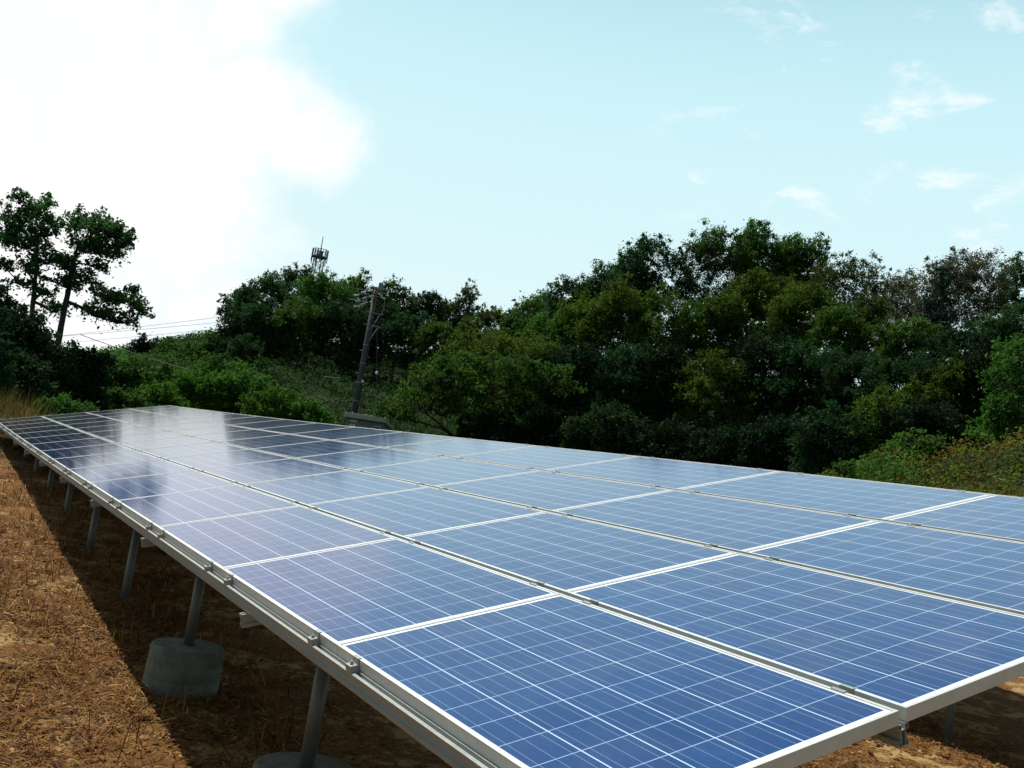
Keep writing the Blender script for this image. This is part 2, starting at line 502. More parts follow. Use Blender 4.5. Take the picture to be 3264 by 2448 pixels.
# panel: aluminium frame (parent) and cell sheet (child)
def panel_meshes():
    f = MB()
    t = .040; lip = .0105; wall = .0022
    # outer walls
    f.box(0, wall, 0, PL, -t, 0); f.box(PW - wall, PW, 0, PL, -t, 0)
    f.box(wall, PW - wall, 0, wall, -t, 0); f.box(wall, PW - wall, PL - wall, PL, -t, 0)
    # top lips and bottom flanges
    for z0, z1, l in ((-.0020, 0.0, lip), (-t, -t + .0018, .028)):
        f.box(wall, l, wall, PL - wall, z0, z1 - (.0001 if z1 == 0 else 0))
        f.box(PW - l, PW - wall, wall, PL - wall, z0, z1 - (.0001 if z1 == 0 else 0))
        f.box(l, PW - l, wall, l, z0, z1 - (.0001 if z1 == 0 else 0))
        f.box(l, PW - l, PL - l, PL - wall, z0, z1 - (.0001 if z1 == 0 else 0))
    s = MB()
    e = .0026
    s.box(e, PW - e, e, PL - e, -.0072, -.0030, 1)
    s.m[-1] = 1
    # top face uses the cell material
    for i, fc in enumerate(s.f):
        if all(abs(s.v[j][2] + .0030) < 1e-6 for j in fc): s.m[i] = 0
    j = MB()
    j.box(PW / 2 - .05, PW / 2 + .05, PL - .20, PL - .08, -.030, -.0075)
    return f, s, j
pf, psx, pj = panel_meshes()

def clamp_mesh(kind):
    c = MB()
    L = .024
    if kind == 'end':       # local x: across the rail, panel edge at x=0 (panel towards +x)
        c.box(-.034, -.0045, -L, L, -.0405, -.018)
        c.box(-.0045, -.0008, -L, L, -.0405, .0005)
        c.box(-.0045, .0100, -L, L, .0006, .0036)
        c.tube([(-.019, 0, -.018), (-.019, 0, -.0105)], .0075, 6)
        c.tube([(-.019, 0, -.0105), (-.019, 0, -.006)], .0042, 8)
    else:                   # between two rows: panel edges at x=0 and x=PG
        c.box(.0008, .0036, -L, L, -.0405, .0005)
        c.box(PG - .0036, PG - .0008, -L, L, -.0405, .0005)
        c.box(.0036, PG - .0036, -L, L, -.0240, -.0205)
        c.box(-.0100, .0036, -L, L, .0006, .0036)
        c.box(PG - .0036, PG + .0100, -L, L, .0006, .0036)
        c.tube([(PG / 2, 0, -.0205), (PG / 2, 0, -.013)], .0072, 6)
    return c

def rail_profile(mb, L, T=None, along='Y'):
    """hollow aluminium extrusion, 42 wide, 62 deep, top at z=0, running along Y from 0 to L"""
    t = .0022
    rects = []
    for s in (-1, 1):
        for z0, z1 in ((-.016, 0.0), (-.062, -.046)):
            xa, xb = (-.021, -.0075) if s < 0 else (.0075, .021)
            rects += [(xa, xb, z1 - t, z1), (xa, xb, z0, z0 + t), (xa, xa + t, z0 + t, z1 - t), (xb - t, xb, z0 + t, z1 - t)]
        xa, xb = (-.0096, -.0074) if s < 0 else (.0074, .0096)
        rects.append((xa, xb, -.046, -.016))
    rects.append((-.0075, .0075, -.018, -.0160))
    rects.append((-.0075, .0075, -.062, -.0598))
    for x0, x1, z0, z1 in rects:
        mb.box(x0, x1, 0, L, z0, z1, 0, T)
    return mb

SEAMB = [-.0155 - .0] + [n * PW + (n - .5) * PG for n in (1, 2, 3)] + [4 * PW + 3 * PG + .0155]
RAFTA = [.25 + 2.48 * k for k in range(10)]
proto = {}

def place(kind, name, builder, parent, mtx, material):
    """first call builds the mesh, later calls copy it"""
    if kind not in proto:
        o = builder().build(name, material, parent)
        proto[kind] = o.data
    else:
        o = bpy.data.objects.new(name, proto[kind])
        COL.objects.link(o); o.parent = parent
    o.matrix_local = mtx
    return o

def build_array(name, label, dx, dy, detail=True):
    root = empty(name, (dx, dy, 0))
    tag(root, label, 'solar array', 'solar arrays standing in rows')
    for c in range(NCOL):
        for r in range(4):
            fo = place('pf', 'solar_panel', lambda: pf, root, frame_T(c * PITCH + PL / 2, r * (PW + PG)) @ Matrix.Translation((0, -PL / 2, 0)), MAT['alu'])
            place('ps', 'cell_sheet', lambda: psx, fo, Matrix(), [MAT['cells'], MAT['back']])
            place('pj', 'junction_box', lambda: pj, fo, Matrix(), MAT['black'])
    # rails in straight lengths following the warp: one mesh per rail
    for b in SEAMB:
        mb = MB()
        for c in range(NCOL):
            a0 = c * PITCH - (.0015 if c else 0); a1 = (c + 1) * PITCH - .0015
            T = frame_T((a0 + a1) / 2, b, -.041) @ Matrix.Translation((0, -(a1 - a0) / 2, 0))
            rail_profile(mb, a1 - a0 + (.0 if c == NCOL - 1 else 0), T)
        mb.build('rail', MAT['rail'], root)
    for k, a in enumerate(RAFTA):
        L = 4 * PW + 3 * PG + .065 + .065
        T = frame_T(a, -.065, -.041 - .0635) @ Matrix.Rotation(R(-90), 4, 'Z')
        place('rf', 'rafter', lambda: rail_profile(MB(), L), root, T, MAT['rail'])
    # posts, two under every rafter
    for k, a in enumerate(RAFTA):
        for b in (.385, 3.72):
            top = frame_T(a, b, -.041 - .0635 - .062).to_translation()
            gz = float(terrain(top.x + dx, a + dy))
            foot = a < 6.5 and b < 1 and detail
            ftop = gz + (.31 if foot else 0)
            low = b < 1
            flz = top.z - (.235 if low else .24)
            p = MB(); p.tube([(0, 0, ftop - gz - .02 if foot else -.3), (0, 0, flz - gz)], .036, 20)
            po = p.build('support_post', MAT['steel'], root, (top.x, a, gz), smooth=True)
            fl = MB(); fl.tube([(0, 0, flz - gz), (0, 0, flz - gz + .009)], .098, 28)
            fl.build('flange', MAT['steel'], po)
            br = MB()
            h0 = flz - gz + .009; h1 = top.z - gz
            for s in (-1, 1):
                br.tube([(s * .055, 0, h0), (s * .055, 0, h1 - .02 + s * .0)], .008, 8)
                br.tube([(s * .055, 0, h0), (s * .055, 0, h0 + .014)], .015, 6)
            br.box(-.075, .075, -.03, .03, h1 - .034, h1 - .028)
            for s in (-1, 1):
                br.box(-.06, .06, s * .030 - .0025, s * .030 + .0025, h1 - .028, h1 + .035)
            br.build('bracket', MAT['bolt'], po)
            if foot:
                f = MB()
                f.tube([(0, 0, -.25), (0, 0, .085), (0, 0, .09), (0, 0, .098), (0, 0, .103), (0, 0, .190), (0, 0, .195), (0, 0, .203), (0, 0, .208), (0, 0, .292), (0, 0, .302), (0, 0, .306)],
                       [.262, .2565, .2535, .2535, .2560, .2530, .2500, .2500, .2520, .249, .243, .224], 48)
                f.build('concrete_footing', MAT['concrete'], po, smooth=True)
            if not low:     # diagonal brace back towards the low side
                q = frame_T(a, b - 1.3, -.041 - .0635 - .066).to_translation()
                bz = MB(); bz.tube([(0, .045, .55 * (flz - gz)), (q.x - top.x, .045, q.z - gz)], .014, 8)
                bz.build('brace', MAT['steel'], po)
    if detail:
        cl = []
        for j in range(5):
            for s in range(1, NCOL + (0)):
                for d in (-.2, .2):
                    cl.append((j, s * PITCH + d))
            cl.append((j, .2)); cl.append((j, LEN - .2))
        def dist(q):
            p = frame_T(q[1], SEAMB[q[0]]).to_translation()
            return (Vector(CAMP) - p).length
        cl.sort(key=dist)
        rest = MB()
        for i, (j, a) in enumerate(cl):
            if j == 0: T = frame_T(a, 0); kd = 'end'
            elif j == 4: T = frame_T(a, 4 * PW + 3 * PG) @ Matrix.Rotation(math.pi, 4, 'Z'); kd = 'end'
            else: T = frame_T(a, j * PW + (j - 1) * PG); kd = 'mid'
            if i < 100:
                place('cl' + kd, 'clamp', lambda kd=kd: clamp_mesh(kd), root, T, MAT['rail'])
            else:
                c = clamp_mesh(kd)
                rest.add([T @ Vector(v) for v in c.v], c.f)
        o = rest.build('clamp', MAT['rail'], root)
        o["kind"] = "stuff"
    return root

build_array('solar_array', 'long rack of blue solar panels with silver frames filling the foreground', 0, 0)
build_array('solar_array', 'second panel rack glimpsed as a dark post under the front rack at lower right', 6.86, 1.21, False)

# ------------------------------------------------------------------ vegetation helpers
def leaves(centres, size, rng, upb=.7, wratio=.55, sizevar=.35):
    n = len(centres)
    nm = rng.normal(size=(n, 3)) * .75 + np.array([0, 0, upb])
    nm /= np.linalg.norm(nm, axis=1)[:, None] + 1e-9
    t = rng.normal(size=(n, 3)); t -= (t * nm).sum(1)[:, None] * nm
    t /= np.linalg.norm(t, axis=1)[:, None] + 1e-9
    s = np.cross(nm, t)
    L = size * (1 + sizevar * rng.normal(size=n)).clip(.45, 1.9)
    a = t * (L / 2)[:, None]; b = s * (L * wratio / 2)[:, None]
    dr = nm * (L * .10)[:, None]
    v = np.stack([centres - a - dr, centres - b + dr, centres + a - dr, centres + b + dr], 1).reshape(-1, 3)
    return v

def quads(n): return np.arange(n * 4).reshape(n, 4)

def limb(mb, p0, p1, r0, r1, rng, k=5, seg=4, sag=.1, wob=.06):
    p0 = np.array(p0, float); p1 = np.array(p1, float)
    L = np.linalg.norm(p1 - p0)
    pts = []
    w = rng.normal(size=3) * wob * L
    for i in range(seg + 1):
        t = i / seg
        p = p0 * (1 - t) + p1 * t
        p = p + w * math.sin(math.pi * t) + np.array([0, 0, -sag * L * math.sin(math.pi * t)])
        pts.append(p)
    mb.tube(pts, [r0 * (1 - i / seg) + r1 * i / seg for i in range(seg + 1)], k, cap=False)
    return pts

def plant(name, label, cat, lobes, dist, leafmat, leafsize=.15, dens=1.0, seed=1, group=None, base=None,
          trunks=1, trunk_r=.16, clumpf=.26, bark='bark', depthf=1.0, upb=.7, hollow=.55, twig=True, flat=.62, drop=0.0, conifer=False, limbf=.6, forkh=.45, spine=None):
    """lobes: list of (px, py, rx, ry) ellipses as seen in the photograph; each becomes an ellipsoid at `dist` metres"""
    rng = np.random.RandomState(seed * 7 + 11)
    k = dist / FPX
    L = []
    for i, (px, py, rx, ry) in enumerate(lobes):
        dd = dist + rng.uniform(-.5, .5) * rx * k * depthf
        c = at(px, py, dd)
        L.append((c, rx * k, rx * k * depthf, ry * k))
    if base is None:
        mx = np.mean([l[0][:2] for l in L], axis=0)
        low = min(l[0][2] - l[3] for l in L)
        mz = float(terrain(*mx))
    else:
        bp = at(*base, dist); mx = bp[:2]; mz = float(terrain(*mx))
    root = empty(name, (mx[0], mx[1], mz))
    tag(root, label, cat, group)
    o0 = np.array([mx[0], mx[1], mz])
    # direction basis: across the view and along it
    vd = (mx - CAMP[:2]) / np.linalg.norm(mx - CAMP[:2]); ac = np.array([vd[1], -vd[0]])
    tr = MB(); allv = []
    top = max(l[0][2] for l in L)
    cc = np.mean([l[0] for l in L], axis=0)
    fork = o0 + (cc - o0) * forkh; fork[:2] += rng.normal(size=2) * .1
    if spine: fork = at(*spine[0], dist)
    bases = []
    for tno in range(trunks):
        off = (tno - (trunks - 1) / 2) * .9
        b0 = o0 + np.array([ac[0], ac[1], 0]) * off + np.array([0, 0, -.3])
        fk = fork + np.array([ac[0], ac[1], 0]) * off * 1.6
        limb(tr, b0, fk, trunk_r, trunk_r * .7, rng, 7, 5, 0, .03)
        bases.append(fk)
    nodes = [(np.array(b), 0.0, trunk_r * limbf) for b in bases]
    if spine:
        sp = [at(a, b, dist) for a, b in spine]
        for q in range(len(sp) - 1):
            ra, rb = trunk_r * (.7 - .13 * q), trunk_r * (.7 - .13 * (q + 1))
            limb(tr, sp[q], sp[q + 1], ra, rb, rng, 7, 4, 0, .03)
            nodes.append((sp[q + 1], 0.0, rb * .6))
    L.sort(key=lambda l: min(np.linalg.norm(l[0] - b) for b in bases))
    for li, (c, rx, ryd, rz) in enumerate(L):
        inner = c - np.array([0, 0, rz * .35])
        # grow from the nearest limb that already stands lower
        nd = min(nodes, key=lambda n: np.linalg.norm(n[0] - inner) + .35 * n[1] + (3. if n[0][2] > inner[2] + .2 else 0.))
        ln = np.linalg.norm(nd[0] - inner)
        r1 = max(nd[2] * .62, .012)
        limb(tr, nd[0], inner, nd[2], r1, rng, 6, 5, .02, .09)
        nodes.append((inner, nd[1] + ln, r1))
        mid = nd[0] * .5 + inner * .5
        fk = nd[0]
        cr = clumpf * (rx + rz) / 2 + .10           # clump radius
        ncl = max(6, int(1.6 * dens ** .5 * (rx * ryd * rz) ** (2 / 3) / (cr * cr) * 2.1))
        u = rng.normal(size=(ncl, 3)); u /= np.linalg.norm(u, axis=1)[:, None]
        u[:, 2] = np.where(u[:, 2] < -.35, -u[:, 2], u[:, 2])
        rad = hollow + (1.05 - hollow) * rng.uniform(0, 1, ncl) ** .7
        if conifer:
            t = rng.uniform(0, 1, ncl) ** 1.0
            ang = rng.uniform(0, 2 * math.pi, ncl)
            rr = (1 - t) * (.55 + .45 * rng.uniform(0, 1, ncl)) + .04
            u = np.stack([np.cos(ang) * rr, np.sin(ang) * rr, t * 2 - 1], 1); rad = np.ones(ncl)
        if not conifer:
            spr = rng.uniform(0, 1, ncl) < .26
            rad = np.where(spr, rng.uniform(1.02, 1.42, ncl), rad)
        loc = u * rad[:, None]
        pos = c + np.stack([(ac[0] * loc[:, 0] * rx + vd[0] * loc[:, 1] * ryd), (ac[1] * loc[:, 0] * rx + vd[1] * loc[:, 1] * ryd), loc[:, 2] * rz], 1)
        nl = max(14, int(dens ** .5 * 78 * (cr / leafsize) ** 2 / 9))
        crs = cr * rng.uniform(.55, 1.4, ncl)
        if not conifer: crs = np.where(spr, crs * .6, crs)
        for q in range(ncl):
            g3 = rng.normal(size=(nl, 3)) * .5 * (1 + .5 * rng.uniform(0, 1, (nl, 1)) ** 3)
            g3[:, 2] *= flat
            g3[:, 2] -= drop * (g3[:, 0] ** 2 + g3[:, 1] ** 2)
            allv.append(leaves(pos[q] + g3 * crs[q], leafsize, rng, upb))
            if twig:
                limb(tr, inner + (pos[q] - inner) * .12, pos[q], trunk_r * .12 + .006, .008, rng, 3, 3, -.03, .07)
    v = np.concatenate(allv) - o0
    me = npmesh('crown', v, quads(len(v) // 4), 4)
    link('crown', me, LM[leafmat], root)
    tr.v = [tuple(np.array(p) - o0) for p in tr.v]
    tr.build('trunk', MAT[bark], root, smooth=True)
    plant.count += len(v) // 4
    return root
plant.count = 0

def dome(cx, top, hw, bot, rng, n=None):
    """lobes that together make a broadleaf crown with an uneven outline, leafy down to its skirts"""
    h = bot - top
    n = n or 7
    ring = [(0, .24, .50), (-.48, .36, .46), (.48, .34, .46), (-.1, .55, .50), (.72, .60, .38), (-.72, .62, .38), (.3, .75, .46), (-.38, .82, .46), (.05, .98, .46), (.66, .90, .36), (-.70, .95, .36)]
    out = []
    for a, b, q in ring[:n]:
        out.append((cx + (a + rng.uniform(-.16, .16)) * hw, top + (b + .03 + rng.uniform(-.05, .07)) * h, hw * q * rng.uniform(.72, 1.08), h * .25 * rng.uniform(.8, 1.35)))
    return out

ORD = ['first', 'second', 'third', 'fourth', 'fifth', 'sixth', 'seventh', 'eighth', 'ninth', 'tenth', 'eleventh', 'twelfth', 'thirteenth', 'fourteenth']
LOOK = {'dark': 'dark green', 'teal': 'blue-green', 'mid': 'mid green', 'olive': 'olive green', 'brown': 'brownish', 'pale': 'pale thin', 'bright': 'bright green', 'pine': 'blackish', 'shade': 'shade-darkened green', 'lime': 'yellow-green'}
def wood(rows, place_txt, group, seed0):
    rows = sorted(rows, key=lambda r: r[0])
    for i, (cx, top, hw, bot, dist, lm, kind) in enumerate(rows):
        rng = np.random.RandomState(seed0 + i)
        sparse = kind == 'sparse'
        form = {'sparse': 'bare-branched tree', 'full': 'round-crowned tree', 'open': 'gappy tree', 'bush': 'leafy shrub'}[kind]
        label = '%s %s, %s from left, %s' % (LOOK[lm], form, ORD[i], place_txt)
        plant('tree' if kind != 'bush' else 'shrub', label, 'tree' if kind != 'bush' else 'shrub',
              dome(cx, top + .055 * (bot - top), hw * 1.08, bot + 10, rng, 8 if sparse else (9 if kind == 'open' else 11)), dist, lm,
              leafsize=(.115 if sparse else .15) * (dist / 65) ** .6, dens=(.75 if sparse else (1.15 if kind == 'open' else 1.45)),
              seed=seed0 + i, group=group, trunk_r=.085 if sparse else .10, clumpf=.17 if sparse else .19, flat=.95, upb=.45,
              bark='barkpale' if sparse and lm == 'pale' else 'bark', trunks=2 if kind in ('open', 'sparse') else 1, hollow=.38)

# skyline of the right wood (far row)
wood([(1735, 925, 80, 1090, 86, 'mid', 'open'), (1815, 862, 85, 1060, 82, 'teal', 'open'), (1905, 832, 80, 1050, 82, 'teal', 'full'),
      (2085, 742, 112, 1000, 78, 'dark', 'open'), (2000, 812, 70, 1000, 80, 'teal', 'full'),
      (2285, 694, 112, 1010, 78, 'mid', 'open'), (2430, 690, 110, 980, 80, 'mid', 'full'), (2545, 732, 88, 960, 80, 'mid', 'full'),
      (2695, 805, 118, 1050, 74, 'brown', 'sparse'), (2865, 858, 78, 1050, 84, 'pale', 'sparse'), (3075, 790, 150, 1070, 72, 'pale', 'sparse'),
      (3235, 826, 60, 1000, 78, 'teal', 'open')],
     'skyline of the right-hand wood', 'skyline trees of the right-hand wood', 100)
# middle row of the right wood
wood([(1740, 985, 90, 1180, 66, 'mid', 'open'), (1840, 925, 95, 1160, 66, 'olive', 'open'), (1965, 900, 105, 1160, 64, 'olive', 'full'), (2095, 905, 100, 1150, 64, 'olive', 'open'),
      (2235, 960, 85, 1150, 65, 'mid', 'full'), (2320, 930, 85, 1160, 64, 'olive', 'full'), (2425, 852, 110, 1080, 66, 'olive', 'full'),
      (2545, 905, 105, 1090, 64, 'olive', 'full'), (2660, 960, 90, 1180, 62, 'mid', 'full'), (2765, 940, 95, 1180, 64, 'brown', 'full'),
      (2900, 1000, 95, 1200, 60, 'mid', 'full'), (3050, 1040, 110, 1220, 58, 'dark', 'full'), (3190, 985, 100, 1180, 60, 'teal', 'full')],
     'middle row of the right-hand wood', 'middle-row trees of the right-hand wood', 130)
# lower row of the right wood
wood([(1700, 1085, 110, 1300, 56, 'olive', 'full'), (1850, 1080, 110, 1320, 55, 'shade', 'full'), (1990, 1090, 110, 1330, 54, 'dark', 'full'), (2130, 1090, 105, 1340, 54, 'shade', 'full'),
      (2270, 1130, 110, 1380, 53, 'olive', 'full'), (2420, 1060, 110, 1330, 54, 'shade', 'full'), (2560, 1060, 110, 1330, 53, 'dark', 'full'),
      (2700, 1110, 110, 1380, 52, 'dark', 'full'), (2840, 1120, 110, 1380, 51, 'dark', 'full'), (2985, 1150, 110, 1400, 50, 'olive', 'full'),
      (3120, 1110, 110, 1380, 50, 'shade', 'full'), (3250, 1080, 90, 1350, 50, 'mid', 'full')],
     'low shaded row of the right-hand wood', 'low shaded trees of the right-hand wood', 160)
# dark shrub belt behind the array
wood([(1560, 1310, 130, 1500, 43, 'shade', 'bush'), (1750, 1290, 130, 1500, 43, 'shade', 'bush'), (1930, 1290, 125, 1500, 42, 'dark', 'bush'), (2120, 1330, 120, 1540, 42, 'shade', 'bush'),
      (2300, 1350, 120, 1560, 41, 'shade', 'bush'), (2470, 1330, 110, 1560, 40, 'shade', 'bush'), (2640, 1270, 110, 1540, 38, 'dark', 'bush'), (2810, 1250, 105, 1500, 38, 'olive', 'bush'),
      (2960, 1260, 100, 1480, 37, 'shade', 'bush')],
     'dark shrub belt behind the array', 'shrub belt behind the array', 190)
# conifer
plant('conifer_tree', 'small blackish conical conifer rising among the pale thin trees at upper right', 'conifer',
      [(2990, 985, 62, 125), (2975, 1070, 95, 90)], 68, 'pine', .16, 1.1, 221, clumpf=.24, conifer=True, trunk_r=.14, upb=.2)

# centre hill skyline
wood([(760, 915, 55, 1060, 92, 'dark', 'open'), (835, 852, 80, 1050, 90, 'teal', 'open'), (935, 850, 70, 1040, 92, 'dark', 'open'), (1035, 850, 95, 1050, 88, 'mid', 'full'), (1150, 868, 75, 1060, 92, 'olive', 'full'),
      (1238, 878, 72, 1070, 92, 'mid', 'full'), (1355, 916, 62, 1080, 94, 'dark', 'full'), (1428, 938, 40, 1060, 98, 'teal', 'full'), (1483, 896, 46, 1060, 98, 'pale', 'open'),
      (1570, 972, 60, 1090, 100, 'olive', 'full'), (1645, 978, 55, 1100, 98, 'mid', 'full'), (1700, 950, 60, 1100, 92, 'olive', 'full')],
     'skyline of the central hill', 'skyline trees of the central hill', 240)
wood([(830, 960, 90, 1160, 80, 'dark', 'full'), (950, 940, 95, 1130, 80, 'mid', 'open'), (1075, 950, 90, 1130, 80, 'dark', 'open'), (1185, 955, 85, 1140, 82, 'dark', 'open'), (1290, 985, 80, 1150, 80, 'dark', 'open'),
      (1400, 1000, 85, 1160, 78, 'mid', 'open'), (1510, 1010, 80, 1170, 78, 'olive', 'full'), (1600, 1050, 80, 1200, 72, 'olive', 'full')],
     'lower tier of the central hill', 'lower-tier trees of the central hill', 260)
# tall bare trunks seen on the shaded hill
rng0 = np.random.RandomState(5)
# left skyline low trees
wood([(455, 1062, 42, 1180, 84, 'pine', 'full'), (530, 1078, 50, 1200, 80, 'mid', 'full'), (610, 1085, 55, 1210, 78, 'mid', 'full'), (690, 1060, 52, 1190, 78, 'dark', 'full'), (730, 1000, 50, 1160, 80, 'dark', 'open'), (780, 1070, 60, 1230, 74, 'dark', 'full')],
     'low distant line right of tall left trees', 'low distant trees at the left', 280)
# mid left shrubs
wood([(330, 1125, 90, 1290, 48, 'dark', 'bush'), (440, 1130, 85, 1300, 47, 'mid', 'bush'), (545, 1150, 85, 1330, 45, 'mid', 'bush'), (640, 1170, 90, 1340, 42, 'bright', 'bush'),
      (760, 1180, 90, 1360, 42, 'bright', 'bush'), (690, 1130, 70, 1260, 48, 'mid', 'bush'), (870, 1220, 85, 1400, 40, 'bright', 'bush'), (500, 1225, 90, 1370, 40, 'bright', 'bush'), (370, 1235, 80, 1350, 38, 'mid', 'bush'), (960, 1270, 80, 1400, 40, 'mid', 'bush')],
     'sunlit shrubs beyond the far array end', 'sunlit shrubs beyond the far end', 300)
# large kudzu-like shrub right of the cabinet
plant('shrub', 'large sprawling shrub with bright yellow-green shoots right of the beige cabinet', 'shrub',
      [(1400, 1215, 90, 60), (1350, 1290, 110, 55), (1480, 1180, 90, 55), (1560, 1240, 120, 70), (1650, 1200, 110, 55), (1260, 1325, 70, 28), (1500, 1320, 150, 70), (1760, 1230, 90, 60)],
      44, 'kudzu', .16, 1.1, 330, clumpf=.2, trunk_r=.1)
plant('shrub', 'mid green shrub mound behind the sprawling bright shrub, left of the right-hand wood', 'shrub',
      [(1560, 1120, 100, 50), (1650, 1130, 90, 60), (1470, 1145, 70, 45), (1740, 1150, 80, 60)], 58, 'olive', .16, 1., 331, clumpf=.24)
# bright shrubs at the right edge
plant('shrub', 'light green feathery shrub at the right edge above the vine-covered mound', 'shrub',
      [(3245, 1150, 55, 60), (3215, 1235, 70, 60), (3250, 1310, 80, 55), (3190, 1360, 60, 40), (3260, 1390, 70, 40), (3120, 1390, 50, 24)], 30, 'mid', .11, 1.0, 340, clumpf=.2, flat=.9)
plant('shrub', 'small green shrub on the left shoulder of the vine-covered mound', 'shrub',
      [(2930, 1415, 60, 30), (2870, 1435, 40, 22), (2800, 1475, 35, 22)], 25, 'mid', .10, .9, 341, clumpf=.3)
plant('shrub', 'tiny dark green sapling at the foot of the vine-covered mound', 'shrub',
      [(2675, 1505, 26, 20), (2690, 1490, 18, 14)], 24, 'mid', .09, .9, 342, clumpf=.35, trunk_r=.03)

# the two tall trees at the left
plant('tree', 'tall pinnate-leaved tree at the left whose low limb reaches right over the shrubs', 'tree',
      [(240, 715, 55, 38), (300, 730, 60, 45), (355, 745, 50, 40), (385, 775, 40, 42), (330, 800, 55, 35), (260, 790, 55, 40), (215, 850, 45, 35), (310, 850, 35, 22),
       (270, 890, 50, 28), (215, 910, 40, 30), (330, 950, 45, 30), (385, 955, 45, 28), (430, 970, 40, 25), (375, 1020, 50, 30), (300, 995, 45, 30), (425, 930, 22, 22), (455, 1000, 30, 16)],
      38, 'teal', .12, 1.25, 401, base=(198, 1200), spine=[(210, 960), (222, 900), (232, 840), (250, 780)], clumpf=.185, trunk_r=.14, limbf=.5, forkh=.55, flat=.8, group='two tall trees at the left', hollow=.3, drop=.5)
plant('tree', 'tall pinnate-leaved tree cut by the left edge, its top the highest at the left', 'tree',
      [(75, 640, 32, 24), (120, 680, 50, 40), (60, 710, 55, 45), (150, 740, 45, 45), (90, 780, 60, 45), (20, 760, 45, 45), (150, 830, 45, 35), (90, 860, 40, 28),
       (20, 850, 30, 22), (160, 640, 22, 14), (130, 930, 40, 25), (170, 985, 40, 25), (60, 900, 30, 16)],
      38, 'teal', .12, 1.25, 402, base=(92, 1200), spine=[(105, 960), (110, 900), (118, 820), (112, 730)], clumpf=.185, trunk_r=.12, limbf=.5, forkh=.55, flat=.8, group='two tall trees at the left', hollow=.3, drop=.5)
wood([(-30, 905, 85, 1150, 36, 'dark', 'full'), (60, 960, 80, 1200, 35, 'dark', 'full'), (150, 1050, 80, 1260, 35, 'dark', 'full'), (250, 1095, 75, 1300, 36, 'dark', 'bush'), (60, 1120, 90, 1300, 33, 'dark', 'full'), (-60, 1080, 90, 1300, 32, 'dark', 'full')],
     'thicket under the tall left trees', 'dark thicket under the tall left trees', 410)
plant('shrub', 'grey-green shrub just beyond the far left corner of the array', 'shrub',
      [(215, 1290, 45, 22), (170, 1300, 40, 20), (260, 1300, 40, 18)], 30, 'mid', .11, 1., 430, clumpf=.3, trunk_r=.04)

# slender bare trunks on the hill
def bare(px0, py0, px1, py1, dist, label, r=.07):
    a = at(px0, py0, dist); a[2] = terrain(a[0], a[1]) - .2
    b = at(px1, py1, dist)
    root = empty('tree', a); tag(root, label, 'tree', 'slim bare trunks on the shaded slope')
    rng = np.random.RandomState(int(px0))
    mb = MB(); limb(mb, (0, 0, 0), b - a, r, r * .45, rng, 6, 6, 0, .03)
    for t in (.5, .68, .84):
        p = (b - a) * t
        limb(mb, p, p + np.array([rng.uniform(-1, 1), rng.uniform(-1, 1), rng.uniform(.8, 1.6)]), r * .4, .01, rng, 4, 3, 0, .1)
    mb.build('trunk', MAT['barkpale'], root, smooth=True)
for i, (a, b, c, d, ds) in enumerate([(1030, 1160, 1043, 1050, 84), (1060, 1160, 1066, 1060, 84), (1093, 1140, 1102, 1085, 82), (1315, 1165, 1330, 1080, 80), (1385, 1140, 1392, 1070, 80), (980, 1170, 985, 1060, 84)]):
    pass
TR = [(1030, 1160, 1043, 1000, 84, 'left of the utility pole'), (1093, 1140, 1104, 1020, 82, 'just left of the utility pole'), (1315, 1165, 1332, 1010, 80, 'right of the utility pole')]
for t in TR: bare(*t[:5], 'slim pale bare trunk on the shaded slope %s' % t[5])

# ------------------------------------------------------------------ ground cover
def cover(name, n, azr, rr, hmax, size, lm, seed, label=None, fn=None, upb=.6, cl=.5):
    rng = np.random.RandomState(seed)
    nc = n // 22
    az = np.radians(rng.uniform(*azr, nc)); r = np.sqrt(rng.uniform(rr[0] ** 2, rr[1] ** 2, nc))
    cx = CAMP[0] + r * np.sin(az); cy = CAMP[1] + r * np.cos(az)
    if fn is not None:
        k = fn(cx, cy); cx, cy = cx[k], cy[k]; nc = len(cx)
    hh = rng.uniform(.15, 1, nc) * hmax
    X = np.repeat(cx, 22) + rng.normal(size=nc * 22) * cl; Y = np.repeat(cy, 22) + rng.normal(size=nc * 22) * cl
    Z = terrain(X, Y) + np.repeat(hh, 22) * rng.uniform(.1, 1, nc * 22)
    v = leaves(np.stack([X, Y, Z], 1), size, rng, upb)
    o = link(name, npmesh(name, v, quads(len(v) // 4), 4), LM[lm] if lm in LM else MAT[lm])
    tag(o, label, 'ground cover', kind='stuff')
    return o
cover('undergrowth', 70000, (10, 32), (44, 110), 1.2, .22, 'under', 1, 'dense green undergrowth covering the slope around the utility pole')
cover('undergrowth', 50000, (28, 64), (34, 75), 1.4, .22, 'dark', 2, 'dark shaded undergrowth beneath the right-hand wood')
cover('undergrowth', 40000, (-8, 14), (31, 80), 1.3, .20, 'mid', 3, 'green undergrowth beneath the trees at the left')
mnd = lambda x, y: ((x - MOUND[0]) ** 2 + (y - MOUND[1]) ** 2 < 8.5 ** 2) | ((x - MOUND[0] - 5) ** 2 + (y - MOUND[1] + 5) ** 2 < 7 ** 2)
cover('undergrowth', 16000, (3, 16), (70, 110), 1.0, .24, 'mid', 7, 'far green scrub on the rise right of the two tall left trees')
cover('vines', 45000, (44, 78), (15, 34), .50, .080, 'rusty', 4, 'reddish brown vine leaves covering the mound at the right', mnd, cl=.22)
cover('vines', 38000, (44, 78), (15, 34), .55, .085, 'lime', 5, 'yellow-green vine leaves mixed through the mound at the right', mnd, cl=.25)
mnl = lambda x, y: mnd(x, y) & (np.degrees(np.arctan2(x - CAMP[0], y - CAMP[1])) < 54)
